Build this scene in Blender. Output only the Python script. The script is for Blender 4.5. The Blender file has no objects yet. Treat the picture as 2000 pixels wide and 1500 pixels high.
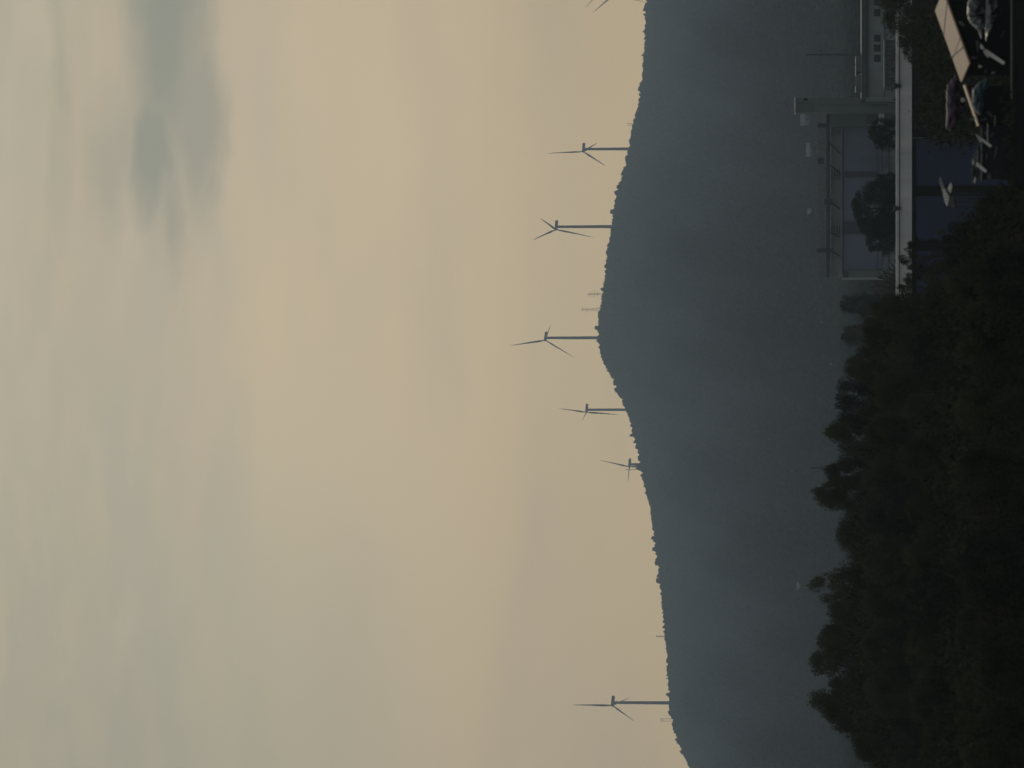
import bpy, math, random
import numpy as np
from mathutils import Vector, Matrix

random.seed(7)
RNG = np.random.default_rng(11)
SC = bpy.context.scene
COL = SC.collection
R = math.radians

# ------------------------------------------------------------------ camera
# The photograph is a portrait frame lying on its side: world "up" points to
# the left of the picture, so the camera is rolled a quarter turn.
F_PX, CX, CY, HORIZON, CAM_Z = 8185.0, 1000.0, 750.0, 1560.0, 20.0
P = math.atan((HORIZON - CX) / F_PX)
FWD = Vector((0, math.cos(P), math.sin(P)))
UP = Vector((0, -math.sin(P), math.cos(P)))
RT = Vector((1, 0, 0))
CAM = Vector((0, 0, CAM_Z))

def at(x, y, D):
    """photo pixel (2000x1500) -> world point at ground distance D"""
    d = FWD - UP * ((x - CX) / F_PX) + RT * ((CY - y) / F_PX)
    return CAM + d * (D / d.y)

cam_data = bpy.data.cameras.new('camera')
cam = bpy.data.objects.new('camera', cam_data)
COL.objects.link(cam)
m = Matrix((-UP, RT, -FWD)).transposed().to_4x4()
m.translation = CAM
cam.matrix_world = m
cam_data.sensor_fit = 'HORIZONTAL'
cam_data.sensor_width = 36
cam_data.lens = F_PX / 2000 * 36
cam_data.dof.use_dof = True
cam_data.dof.focus_distance = 3500
cam_data.dof.aperture_fstop = 1.7
cam_data.clip_start = 1
cam_data.clip_end = 30000
SC.camera = cam

# ------------------------------------------------------------------ tagging
def tag(o, label=None, cat=None, group=None, kind=None):
    if label: o['label'] = label
    if cat: o['category'] = cat
    if group: o['group'] = group
    if kind: o['kind'] = kind
    return o

def empty(name, loc, label, cat, group=None, rz=0, scale=None):
    o = bpy.data.objects.new(name, None)
    COL.objects.link(o)
    o.empty_display_size = 0.3
    o.location = loc
    o.rotation_euler = (0, 0, rz)
    if scale: o.scale = scale
    return tag(o, label, cat, group)

def link_mesh(name, me, parent=None, loc=None):
    o = bpy.data.objects.new(name, me)
    COL.objects.link(o)
    if parent: o.parent = parent
    if loc is not None: o.location = loc
    return o

def copy_tree(o, parent=None):
    c = o.copy()
    COL.objects.link(c)
    c.parent = parent
    for ch in list(o.children):
        copy_tree(ch, c)
    return c

class MB:
    """collects shapes and links them as ONE mesh object"""
    def __init__(self): self.v, self.f = [], []
    def add(self, verts, faces):
        n = len(self.v)
        self.v += [tuple(p) for p in verts]
        self.f += [tuple(i + n for i in q) for q in faces]
        return self
    def box(self, x0, x1, y0, y1, z0, z1):
        return self.add([(x0,y0,z0),(x1,y0,z0),(x1,y1,z0),(x0,y1,z0),(x0,y0,z1),(x1,y0,z1),(x1,y1,z1),(x0,y1,z1)],
                        [(0,3,2,1),(4,5,6,7),(0,1,5,4),(1,2,6,5),(2,3,7,6),(3,0,4,7)])
    def tube(self, pts, radii, n=10, caps=True):
        pts = [Vector(p) for p in pts]
        if not hasattr(radii, '__len__'): radii = [radii] * len(pts)
        rings = []
        for i, p in enumerate(pts):
            t = (pts[min(i+1, len(pts)-1)] - pts[max(i-1, 0)]).normalized()
            a = t.cross(Vector((0.13, 0.21, 1)) if abs(t.z) < .9 else Vector((1, .1, 0))).normalized()
            b = t.cross(a)
            rings.append([p + (a*math.cos(2*math.pi*k/n) + b*math.sin(2*math.pi*k/n)) * radii[i] for k in range(n)])
        vs = [q for r in rings for q in r]
        fs = [(i*n+k, i*n+(k+1) % n, (i+1)*n+(k+1) % n, (i+1)*n+k) for i in range(len(pts)-1) for k in range(n)]
        if caps: fs += [tuple(range(n-1, -1, -1)), tuple((len(pts)-1)*n + k for k in range(n))]
        return self.add(vs, fs)
    def slab(self, quad, th):
        """a quad of four world points thickened by th downwards along its normal"""
        q = [Vector(p) for p in quad]
        nrm = (q[1]-q[0]).cross(q[3]-q[0]).normalized()
        if nrm.z < 0: nrm = -nrm
        lo = [p - nrm*th for p in q]
        return self.add(q + lo, [(0,1,2,3),(7,6,5,4),(0,4,5,1),(1,5,6,2),(2,6,7,3),(3,7,4,0)])
    def build(self, name, mat, parent=None, smooth=False):
        me = bpy.data.meshes.new(name)
        vs = self.v
        if parent is not None and parent.type == 'EMPTY' and getattr(self, 'world', False):
            inv = parent.matrix_basis.inverted()
            vs = [tuple(inv @ Vector(p)) for p in vs]
        me.from_pydata(vs, [], self.f)
        me.materials.append(mat)
        if smooth:
            for p in me.polygons: p.use_smooth = True
        me.update()
        return link_mesh(name, me, parent)

def WMB():
    """vertices given in world space, parent is an Empty somewhere in the scene"""
    b = MB(); b.world = True
    return b

def fast_mesh(name, verts, faces, mat):
    """numpy arrays -> mesh (faces all the same size)"""
    me = bpy.data.meshes.new(name)
    nf, k = faces.shape
    me.vertices.add(len(verts)); me.vertices.foreach_set('co', verts.astype(np.float32).ravel())
    me.loops.add(nf*k); me.loops.foreach_set('vertex_index', faces.astype(np.int32).ravel())
    me.polygons.add(nf)
    me.polygons.foreach_set('loop_start', np.arange(0, nf*k, k, dtype=np.int32))
    me.polygons.foreach_set('loop_total', np.full(nf, k, dtype=np.int32))
    me.materials.append(mat)
    me.update(calc_edges=True)
    return me

# ------------------------------------------------------------------ materials
def mat(name, c1, c2=None, scale=1.0, rough=.8, metal=0.0, stretch=(1,1,1), detail=4, bump=0.0, spec=.3):
    m = bpy.data.materials.new(name)
    m.use_nodes = True
    nt = m.node_tree
    b = nt.nodes['Principled BSDF']
    b.inputs['Roughness'].default_value = rough
    b.inputs['Metallic'].default_value = metal
    b.inputs['Specular IOR Level'].default_value = spec
    if c2 is None: c2 = tuple(v*.75 for v in c1)
    tc = nt.nodes.new('ShaderNodeTexCoord')
    mp = nt.nodes.new('ShaderNodeMapping'); mp.inputs['Scale'].default_value = stretch
    nz = nt.nodes.new('ShaderNodeTexNoise')
    nz.inputs['Scale'].default_value = scale; nz.inputs['Detail'].default_value = detail
    mr = nt.nodes.new('ShaderNodeMapRange')
    mr.inputs['From Min'].default_value = .32; mr.inputs['From Max'].default_value = .68
    mx = nt.nodes.new('ShaderNodeMix'); mx.data_type = 'RGBA'
    mx.inputs['A'].default_value = (*c1, 1); mx.inputs['B'].default_value = (*c2, 1)
    L = nt.links.new
    L(tc.outputs['Object'], mp.inputs['Vector']); L(mp.outputs['Vector'], nz.inputs['Vector'])
    L(nz.outputs['Fac'], mr.inputs['Value']); L(mr.outputs['Result'], mx.inputs['Factor'])
    L(mx.outputs['Result'], b.inputs['Base Color'])
    if bump:
        bp = nt.nodes.new('ShaderNodeBump'); bp.inputs['Strength'].default_value = bump
        L(nz.outputs['Fac'], bp.inputs['Height']); L(bp.outputs['Normal'], b.inputs['Normal'])
    return m

M = dict(
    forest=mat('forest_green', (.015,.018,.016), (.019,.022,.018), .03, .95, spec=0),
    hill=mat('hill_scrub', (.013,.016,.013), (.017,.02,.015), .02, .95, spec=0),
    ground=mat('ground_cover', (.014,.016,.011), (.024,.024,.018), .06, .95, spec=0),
    turbine=mat('turbine_paint', (.085,.085,.09), (.07,.07,.075), .2, .5),
    steel=mat('galvanised_steel', (.08,.075,.065), (.06,.055,.05), 1, .7),
    concrete=mat('hall_concrete', (.24,.25,.25), (.17,.18,.17), .25, .9, stretch=(1,1,.35)),
    concrete_dark=mat('weathered_concrete', (.12,.13,.12), (.08,.09,.08), .3, .9, stretch=(1,1,.3)),
    green_wall=mat('green_grey_render', (.14,.165,.14), (.1,.125,.1), .3, .9, stretch=(1,1,.3)),
    shutter=mat('blue_grey_shutter', (.165,.185,.225), (.115,.13,.175), .22, .7, stretch=(1,1,.4)),
    pillar=mat('dark_pillar', (.06,.065,.072), None, .5, .8),
    glass=mat('window_glass', (.012,.013,.018), None, 1, .25, spec=.3),
    white_render=mat('white_render', (.72,.67,.63), (.50,.47,.44), .45, .85, stretch=(1,1,.22)),
    blue_shutter=mat('blue_shutter', (.028,.036,.085), (.02,.026,.058), .4, .6),
    dark_wall=mat('dark_wall', (.022,.02,.017), (.014,.013,.011), .6, .95, spec=0),
    bark=mat('bark', (.05,.04,.03), (.03,.025,.02), 3, .95),
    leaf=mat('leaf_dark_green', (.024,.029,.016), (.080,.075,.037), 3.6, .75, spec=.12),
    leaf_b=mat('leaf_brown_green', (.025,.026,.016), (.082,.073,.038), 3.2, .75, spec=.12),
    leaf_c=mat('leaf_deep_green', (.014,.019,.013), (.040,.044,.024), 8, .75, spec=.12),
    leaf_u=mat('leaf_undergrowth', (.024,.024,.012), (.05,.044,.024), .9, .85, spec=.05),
    tan_sheet=mat('tan_roof_sheet', (.46,.30,.19), (.42,.27,.17), .5, .6, spec=.15, stretch=(1,1,1)),
    purple=mat('purple_tarpaulin', (.075,.036,.06), (.035,.018,.03), 1.2, .7, bump=.4),
    teal=mat('teal_tarpaulin', (.022,.048,.056), (.012,.028,.034), 1.5, .6, bump=.4),
    film=mat('crumpled_film', (.085,.083,.088), (.03,.03,.033), 1.6, .5, bump=.6),
    plank=mat('pale_plank', (.52,.45,.40), (.4,.35,.31), 2, .6),
    roof_dark=mat('dark_roof', (.014,.013,.012), (.009,.008,.008), .8, .95, spec=0),
    cable=mat('cable_black', (.02,.02,.02), None, 1, .6),
    pale=mat('pale_house_render', (.15,.17,.175), (.1,.11,.115), .3, .9),
    tile=mat('house_roof_tile', (.15,.15,.15), (.1,.1,.1), .4, .9),
)

# ------------------------------------------------------------------ world
w = bpy.data.worlds.new('World'); SC.world = w; w.use_nodes = True
nt = w.node_tree; nt.nodes.clear()
class E:
    """tiny float-expression wrapper over Math nodes"""
    def __init__(s, sock): s.s = sock
    @staticmethod
    def op(o, *a):
        n = nt.nodes.new('ShaderNodeMath'); n.operation = o
        for i, v in enumerate(a):
            if isinstance(v, E): nt.links.new(v.s, n.inputs[i])
            else: n.inputs[i].default_value = v
        return E(n.outputs[0])
    def __add__(s, o): return E.op('ADD', s, o)
    def __sub__(s, o): return E.op('SUBTRACT', s, o)
    def __mul__(s, o): return E.op('MULTIPLY', s, o)
    __radd__ = __add__; __rmul__ = __mul__
def smooth(e, lo, hi, a=0.0, b=1.0):
    n = nt.nodes.new('ShaderNodeMapRange'); n.interpolation_type = 'SMOOTHSTEP'
    nt.links.new(e.s, n.inputs['Value'])
    for k, v in (('From Min', lo), ('From Max', hi), ('To Min', a), ('To Max', b)): n.inputs[k].default_value = v
    return E(n.outputs['Result'])
def noise(x, y, scale, detail=3, seed=0.0, rough=.5):
    c = nt.nodes.new('ShaderNodeCombineXYZ')
    for i, v in enumerate((x, y)): nt.links.new(v.s, c.inputs[i])
    c.inputs[2].default_value = seed
    n = nt.nodes.new('ShaderNodeTexNoise')
    n.inputs['Scale'].default_value = scale; n.inputs['Detail'].default_value = detail
    n.inputs['Roughness'].default_value = rough
    nt.links.new(c.outputs[0], n.inputs['Vector'])
    return E(n.outputs['Fac'])
def mixc(fac, a, b):
    n = nt.nodes.new('ShaderNodeMix'); n.data_type = 'RGBA'
    nt.links.new(fac.s, n.inputs['Factor'])
    for k, v in (('A', a), ('B', b)):
        if isinstance(v, tuple): n.inputs[k].default_value = (*v, 1)
        else: nt.links.new(v, n.inputs[k])
    return n.outputs['Result']

SUN_EL, SUN_AZ = R(15), R(6)          # behind the cloud, just above the top of the picture
tc = nt.nodes.new('ShaderNodeTexCoord')
sp = nt.nodes.new('ShaderNodeSeparateXYZ'); nt.links.new(tc.outputs['Generated'], sp.inputs[0])
dx, dy, dz = (E(sp.outputs[i]) for i in range(3))
DEG = 180/math.pi
az = E.op('ARCTAN2', dx, dy) * DEG
el = E.op('ARCSINE', dz) * DEG
# cloud banks drawn out along the horizon
n1 = noise(az*.30, el*1.0, .9, 4, 2.3)
n2 = noise(az*.22, el*.9, .55, 3, 7.7)
n3 = noise(az*.5, el*1.6, 1.3, 4, 4.1)
n4 = noise(az*.8, el*1.5, 2.6, 4, 6.6)
azd = az + (n1 - .5)*1.6 + (n4 - .5)*.7
eld = el + (n3 - .5)*.55 + (n4 - .5)*.12
def blob(a0, e0, ra, re, soft, rot=0.0):
    u = (azd - a0)*(1/ra); v = (eld - e0 - (azd - a0)*rot if rot else eld - e0)*(1/re)
    r = E.op('SQRT', u*u + v*v)
    return smooth(r, 1+soft, 1-soft)
def px_el(x): return math.degrees(math.atan((HORIZON - x)/F_PX))
def px_az(y): return math.degrees(math.atan((CY - y)/F_PX))
# thin warm veil; greener and cooler overhead, tanner towards the ridge
c = mixc(smooth(el, 2.2, 5.6), (.672,.505,.285), (.590,.466,.300))
c = mixc(smooth(el, 6.4, 9.3), c, (.430,.380,.268))
c = mixc(smooth(el, 9.6, 10.9), c, (.440,.408,.298))
c = mixc(smooth(az, 1.5, -4.5)*smooth(el, 4.4, 6.6)*.85, c, (.440,.400,.285))
c = mixc(smooth(n2, .36, .70, 0, .36)*smooth(el, 4.8, 7.0), c, (.395,.365,.275))                         # broad grey streaks
c = mixc(smooth(n1, .46, .74, 0, .34), c, (.455,.375,.285))                         # pinkish puffs
c = mixc(smooth(el, 6.0, 8.8)*smooth(noise(az*.25, el*1.5, 1.0, 4, 9.2), .45, .62, 0, .55), c, (.375,.360,.280))
mot = noise(az*.55, el*1.7, 1.5, 5, 12.6, .55)
c = mixc(smooth(mot, .36, .62, .24, 0)*smooth(el, 7.6, 8.8), c, (.350,.345,.275))
c = mixc(smooth(mot, .50, .72, 0, .26)*smooth(el, 7.8, 9.0), c, (.520,.440,.325))
# pink lit rim round the gap in the cloud
c = mixc(blob(px_az(120), px_el(335), 3.6, 1.05, .95)*.62, c, (.450,.375,.290))
# the gap itself: cool blue-grey, with torn ends
gap = E.op('MAXIMUM', blob(px_az(-150), px_el(328), 3.55, .56, .62), E.op('MAXIMUM', blob(px_az(315), px_el(205), .75, .30, .9)*.42, blob(px_az(265), px_el(245), .65, .28, .9)*.42))
gap = E.op('MAXIMUM', gap, blob(px_az(415), px_el(335), .80, .14, .9)*.62)
gap = E.op('MAXIMUM', gap, blob(px_az(240), px_el(385), 1.35, .34, .6)*.72)
gap = E.op('MAXIMUM', gap, blob(px_az(300), px_el(300), 1.05, .32, .6)*.9)
gap = E.op('MAXIMUM', gap, blob(px_az(150), px_el(108), 1.6, .12, .9)*.30)
c = mixc(gap*.98, c, (.168,.208,.186))
c = mixc(blob(px_az(60), px_el(60), .45, .28, .8)*.5, c, (.52,.45,.34))
# brightest towards the hidden sun, much dimmer in the sky behind the camera
sdir = Vector((math.sin(R(1.5))*math.cos(R(6)), math.cos(R(1.5))*math.cos(R(6)), math.sin(R(6))))
ang = E.op('ARCCOSINE', E.op('MINIMUM', dx*sdir.x + dy*sdir.y + dz*sdir.z, .99999)) * DEG
c = mixc(smooth(ang, 14.0, 60.0), c, (.36,.405,.42))
lum = smooth(ang, 2.0, 10.0, 1.0, .80)*smooth(ang, 12.0, 95.0, 1.0, .80)
# clear evening sky shows faintly through the veil
sky = nt.nodes.new('ShaderNodeTexSky'); sky.sky_type = 'NISHITA'; sky.sun_disc = False
sky.sun_elevation = SUN_EL; sky.sun_rotation = SUN_AZ
STR = .1
cv = nt.nodes.new('ShaderNodeVectorMath'); cv.operation = 'SCALE'
nt.links.new(c, cv.inputs[0]); nt.links.new((lum*(1/STR)).s, cv.inputs['Scale'])
sk = nt.nodes.new('ShaderNodeMix'); sk.data_type = 'RGBA'; sk.inputs['Factor'].default_value = .04
nt.links.new(cv.outputs[0], sk.inputs['A']); nt.links.new(sky.outputs[0], sk.inputs['B'])
bg = nt.nodes.new('ShaderNodeBackground'); bg.inputs['Strength'].default_value = STR
nt.links.new(sk.outputs['Result'], bg.inputs['Color'])
wo = nt.nodes.new('ShaderNodeOutputWorld'); nt.links.new(bg.outputs[0], wo.inputs['Surface'])

sun_d = bpy.data.lights.new('sun', 'SUN'); sun_d.energy = .5; sun_d.angle = R(12); sun_d.color = (1, .88, .7)
sun = bpy.data.objects.new('sun', sun_d); COL.objects.link(sun)
sv = Vector((math.sin(SUN_AZ)*math.cos(SUN_EL), math.cos(SUN_AZ)*math.cos(SUN_EL), math.sin(SUN_EL)))
sun.rotation_euler = sv.to_track_quat('Z', 'Y').to_euler()

# ------------------------------------------------------------------ haze
hb = MB().box(-2600, 2600, -360, 7700, -75, 450)
hm = bpy.data.materials.new('haze_air'); hm.use_nodes = True
hn = hm.node_tree; hn.nodes.clear()
pv = hn.nodes.new('ShaderNodeVolumePrincipled')
pv.inputs['Color'].default_value = (.74,.875,1,1)
pv.inputs['Density'].default_value = 1.13e-4
pv.inputs['Anisotropy'].default_value = .15
ho = hn.nodes.new('ShaderNodeOutputMaterial'); hn.links.new(pv.outputs[0], ho.inputs['Volume'])
haze = hb.build('haze', hm)
tag(haze, 'thin blue grey evening haze filling the valley in front of the ridge', None, None, 'stuff')

# ------------------------------------------------------------------ terrain
def g(D):
    return float(np.interp(D, [0, 100, 330, 400], [6, 6, .4, 0]))
RIDGE = [(-1500,1330),(-600,1290),(-200,1268),(0,1264),(60,1262),(110,1258),(150,1256),(200,1249),(240,1238),(290,1230),(320,1224),(350,1215),
         (400,1202),(440,1197),(480,1189),(520,1185),(570,1179),(600,1174),(640,1170),(670,1171),(690,1175),(710,1182),(730,1193),(750,1204),
         (780,1217),(800,1225),(820,1231),(850,1239),(880,1247),(910,1253),(950,1260),(1000,1273),(1050,1280),(1100,1288),(1150,1292),
         (1200,1297),(1240,1300),(1280,1304),(1330,1307),(1380,1310),(1420,1318),(1450,1327),(1475,1338),(1500,1349),(1700,1420),(2200,1500),(3000,1530)]
RY, RX = zip(*RIDGE)
def crest_x(y): return float(np.interp(y, RY, RX))
def crest_d(y): return float(np.interp(y, [-1500,0,291,443,660,801,910,1150,1373,1500,3000], [6000,5900,5760,5480,5600,5680,5640,5400,5190,5150,5000]))
def hill_pt(y, t, wob=True):
    """t 0 = valley floor, 1 = crest, >1 falls away behind"""
    Dc = crest_d(y); C = at(crest_x(y), y, Dc)
    D = 1900 + (Dc - 1900)*t
    k = D/Dc
    if t <= 1:
        z = -1 + (C.z + 1)*(.72*t + .28*t*t)
        if wob: z += 4*t*(1-t)*(9*math.sin(y*.013 + 3*t) + 6*math.sin(y*.031 - 5*t + 1) + 4*math.sin(y*.06 + 9*t))*min(1, (1-t)*4)
    else:
        z = C.z - .12*(D - Dc)
    return Vector((C.x*k, D, z))
ys = np.concatenate([np.arange(-1500, -60, 60), np.arange(-60, 1561, 6), np.arange(1600, 3001, 60)])
ts = np.concatenate([np.linspace(0, .9, 37), np.linspace(.92, 1, 9), [1.03, 1.08, 1.15, 1.25]])
hv = np.array([hill_pt(y, t) for y in ys for t in ts]); nT = len(ts)
hf = np.array([(i*nT+j, i*nT+j+1, (i+1)*nT+j+1, (i+1)*nT+j) for i in range(len(ys)-1) for j in range(nT-1)])
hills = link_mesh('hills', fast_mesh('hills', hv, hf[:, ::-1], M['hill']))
for p in hills.data.polygons: p.use_smooth = True
tag(hills, 'long dark wooded ridge rising behind the valley', None, None, 'structure')

gx = np.concatenate([np.linspace(-2400, -200, 12), np.linspace(-150, 150, 31), np.linspace(200, 2400, 12)])
gy = np.concatenate([np.arange(-300, 0, 50), np.arange(0, 420, 10), np.arange(420, 2101, 60)])
gv = np.array([(x, y, g(y) + .25*math.sin(x*.11 + y*.07)*(y < 900)) for x in gx for y in gy])
nG = len(gy)
gf = np.array([(i*nG+j, (i+1)*nG+j, (i+1)*nG+j+1, i*nG+j+1) for i in range(len(gx)-1) for j in range(nG-1)])
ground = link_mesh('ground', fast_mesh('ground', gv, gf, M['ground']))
tag(ground, 'dark overgrown valley floor', None, None, 'structure')

# far wood: tree crowns along the ridge, over the slope and across the valley
T_ = (1+5**.5)/2
ICO_V = np.array([(-1,T_,0),(1,T_,0),(-1,-T_,0),(1,-T_,0),(0,-1,T_),(0,1,T_),(0,-1,-T_),(0,1,-T_),(T_,0,-1),(T_,0,1),(-T_,0,-1),(-T_,0,1)])/math.hypot(1, T_)
ICO_F = np.array([(0,11,5),(0,5,1),(0,1,7),(0,7,10),(0,10,11),(1,5,9),(5,11,4),(11,10,2),(10,7,6),(7,1,8),(3,9,4),(3,4,2),(3,2,6),(3,6,8),(3,8,9),(4,9,5),(2,4,11),(6,2,10),(8,6,7),(9,8,1)])
def lumps(cent, rad, zsc):
    n = len(cent)
    v = ICO_V[None]*(1 + RNG.uniform(-.38, .38, (n, 12, 1)))
    a = RNG.uniform(0, 6.28, n); ca, sa = np.cos(a)[:,None], np.sin(a)[:,None]
    x = v[...,0]*ca - v[...,1]*sa; y = v[...,0]*sa + v[...,1]*ca
    v = np.stack([x, y, v[...,2]*zsc[:,None]], -1)*rad[:,None,None] + cent[:,None,:]
    f = ICO_F[None] + (np.arange(n)*12)[:,None,None]
    return v.reshape(-1, 3), f.reshape(-1, 3)
def ico_forest():
    cs, rs, zs = [], [], []
    y = -60.0
    while y < 1560:                               # ridge line, several trees deep
        cov = .5 + .5*math.sin(y*.05) + .5*math.sin(y*.017+2)
        for k in range(2):
            t = 1 + random.uniform(-.012, .003)
            p = hill_pt(y + random.uniform(-2, 2), min(t, 1.0))
            r = random.uniform(.7, 1.9) * (1.0 + .25*cov)
            big = random.random()
            if big < .07: r *= 1.7
            if math.sin(y*.021+1)*math.sin(y*.063) > .35: r *= 1.35
            cs.append((p.x, p.y, p.z + r*.15)); rs.append(r)
            zs.append(random.uniform(.7, 1.5) if big > .03 else random.uniform(1.6, 2.3))
        y += random.uniform(1.6, 3.6)
    for y, r in ((1098, 4.6), (1134, 4.0), (1392, 3.6), (520, 2.6), (892, 2.4), (272, 2.2), (1424, 2.6), (735, 2.0), (745, 1.8)):   # the crowns that stand out
        p = hill_pt(y, .999)
        cs.append((p.x, p.y, p.z + r*.35)); rs.append(r); zs.append(1.1)
    for _ in range(60000):                        # the slope
        t = random.random()**.8; y = random.uniform(-120, 1620)
        p = hill_pt(y, min(t, .985)); r = random.uniform(1.3, 3.2)*(1-.3*t)
        cs.append((p.x, p.y, p.z + r*.2)); rs.append(r); zs.append(random.uniform(.6, 1.0))
    for _ in range(9000):                         # the valley
        D = random.uniform(1050, 1950); y = random.uniform(-150, 1650)
        p = at(1600, y, D); r = random.uniform(1.0, 2.4)
        cs.append((p.x, p.y, r*.4)); rs.append(r); zs.append(random.uniform(.7, 1.2))
    return lumps(np.array(cs), np.array(rs), np.array(zs))
fv, ff = ico_forest()
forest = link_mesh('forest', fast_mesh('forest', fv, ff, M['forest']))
tag(forest, 'dark woodland covering the ridge and the far valley', 'forest', None, 'stuff')

# ------------------------------------------------------------------ wind turbines
BLADE = 50.0
def blade_mesh():
    # span along +Z, chord mostly in the rotor plane (X), local Y = rotor axis
    sect = [(1.0,1.5,1.5,0),(3,1.55,1.4,.1),(7,2.2,1.0,.3),(11,2.8,1.5,.3),(18,2.3,1.3,.22),(27,1.7,1.0,.14),(36,1.25,.75,.08),(43,.9,.55,.04),(48,.55,.38,0),(50,.15,.1,0)]
    vs, n = [], 10
    for (s, ch, th, off) in sect:
        tw = R(58) + R(16)*(1 - s/50)
        bend = .9*(s/50)**2
        for k in range(n):
            a = 2*math.pi*k/n
            x = ch/2*math.cos(a) + off; y = th/2*math.sin(a)
            vs.append((x*math.cos(tw) - y*math.sin(tw), x*math.sin(tw) + y*math.cos(tw) + bend, s))
    fs = [(i*n+k, i*n+(k+1) % n, (i+1)*n+(k+1) % n, (i+1)*n+k) for i in range(len(sect)-1) for k in range(n)]
    fs += [tuple(range(n-1, -1, -1)), tuple((len(sect)-1)*n+k for k in range(n))]
    me = bpy.data.meshes.new('blade'); me.from_pydata(vs, [], fs); me.materials.append(M['turbine'])
    for p in me.polygons: p.use_smooth = True
    return me
BL = blade_mesh()
def nacelle():
    b = MB()
    prof = [(-1.6,1.35,1.5),(-.6,1.75,1.8),(3.5,1.85,1.9),(8.5,1.75,1.85),(10.2,1.55,1.7)]     # along -axis (local +y = backwards)
    vs = []
    for (y, hw, hh) in prof:
        for (sx, sz) in ((-1,-.8),(-.8,-1),(.8,-1),(1,-.8),(1,.85),(.8,1),(-.8,1),(-1,.85)):
            vs.append((sx*hw, y*1.08, sz*hh))
    n = 8
    fs = [(i*n+k, (i+1)*n+k, (i+1)*n+(k+1) % n, i*n+(k+1) % n) for i in range(len(prof)-1) for k in range(n)]
    fs += [tuple(range(n)), tuple((len(prof)-1)*n + k for k in range(n-1, -1, -1))]
    b.add(vs, fs)
    b.box(-.06, .06, 8.6, 8.72, 1.7, 3.0)            # wind vane mast on top
    return b
NAC = nacelle().build('nacelle', M['turbine']).data
bpy.data.objects.remove(bpy.data.objects['nacelle'])
hubm = MB()
prof = [(0.0,1.35),(-.9,1.5),(-1.8,1.3),(-2.5,.85),(-2.9,.3)]
vs = [(r*math.cos(2*math.pi*k/12), y, r*math.sin(2*math.pi*k/12)) for (y, r) in prof for k in range(12)]
hubm.add(vs, [(i*12+k, (i+1)*12+k, (i+1)*12+(k+1) % 12, i*12+(k+1) % 12) for i in range(4) for k in range(12)] + [tuple(range(12)), tuple(48+k for k in range(11, -1, -1))])
HUB = hubm.build('hub', M['turbine'], None, True).data
bpy.data.objects.remove(bpy.data.objects['hub'])

def turbine(hx, hy, psi, th, Lpx, label, tower_y=None, D=None):
    """hub pixel, yaw, rotor phase, blade length in pixels"""
    D = D or BLADE/(Lpx/F_PX)
    hub = at(hx, hy, D)
    ps, tilt = R(psi), .09
    axis = Vector((-math.sin(ps)*math.cos(tilt), -math.cos(ps)*math.cos(tilt), math.sin(tilt)))
    h = Vector((math.cos(ps), -math.sin(ps), 0)); u = h.cross(axis)
    if u.z < 0: u = -u
    ah = Vector((-math.sin(ps), -math.cos(ps), 0))
    tw = hub - ah*3.6                                  # tower centre line stands behind the rotor
    # ground level under the tower
    y_px = CY - (tw.x/tw.y)*F_PX
    Dc = crest_d(y_px)
    tg = (tw.y - 1900)/(Dc - 1900)
    zg = hill_pt(y_px, tg).z
    base = min(hub.z - 78, zg) - .5
    root = empty('wind_turbine', (tw.x, tw.y, base), label, 'wind turbine', 'wind turbines along the ridge')
    H = hub.z - 1.6 - base
    MB().tube([(0,0,0),(0,0,H*.5),(0,0,H)], [2.15,1.95,1.7], 20, False).build('tower', M['turbine'], root, True)
    rotm = Matrix((h, -axis, u)).transposed().to_4x4()
    if rotm.determinant() < 0: rotm = Matrix((-h, -axis, u)).transposed().to_4x4()
    o = link_mesh('nacelle', NAC, root); o.matrix_local = Matrix.Translation(hub - Vector((tw.x, tw.y, base)) - axis*1.2) @ rotm
    o = link_mesh('hub', HUB, root); o.matrix_local = Matrix.Translation(hub - Vector((tw.x, tw.y, base)) - axis*1.0) @ rotm
    for i in range(3):
        t = R(th) + i*2*math.pi/3
        d = math.cos(.055)*(math.cos(t)*u + math.sin(t)*h) + math.sin(.055)*axis
        ch = axis.cross(d).normalized(); ax2 = d.cross(ch)
        mm = Matrix((ch, ax2, d)).transposed().to_4x4()
        if mm.determinant() < 0: mm = Matrix((-ch, ax2, d)).transposed().to_4x4()
        o = link_mesh('blade', BL, root)
        o.matrix_local = Matrix.Translation(hub - Vector((tw.x, tw.y, base))) @ mm
    return root
turbine(1139.4, 296, 114, 10, 71, 'wind turbine on the falling shoulder of the ridge, next to the thin twin poles')
turbine(1085.6, 448, 72, 70, 75, 'wind turbine with its longest blade hanging beside the tower, before the summit')
turbine(1065, 664.4, 60, 102, 73, 'tallest wind turbine, standing on the summit of the ridge')
turbine(1145.4, 805, 100, 86, 67, 'wind turbine seen almost edge on, just down the slope from the summit')
turbine(1229.3, 911.6, 110, 90, 69, 'wind turbine with nearly all of its tower hidden behind the ridge')
turbine(1196, 1377.6, 66, 118, 79, 'wind turbine at the far low end of the ridge, one blade straight up')
turbine(1196, -8.5, 60, 66, 67, 'wind turbine cut off by the picture edge, blade tip touching the ridge')
turbine(1167.5, -12, 120, 70, 64, 'wind turbine cut off by the picture edge, only one slanting blade tip showing')

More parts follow.
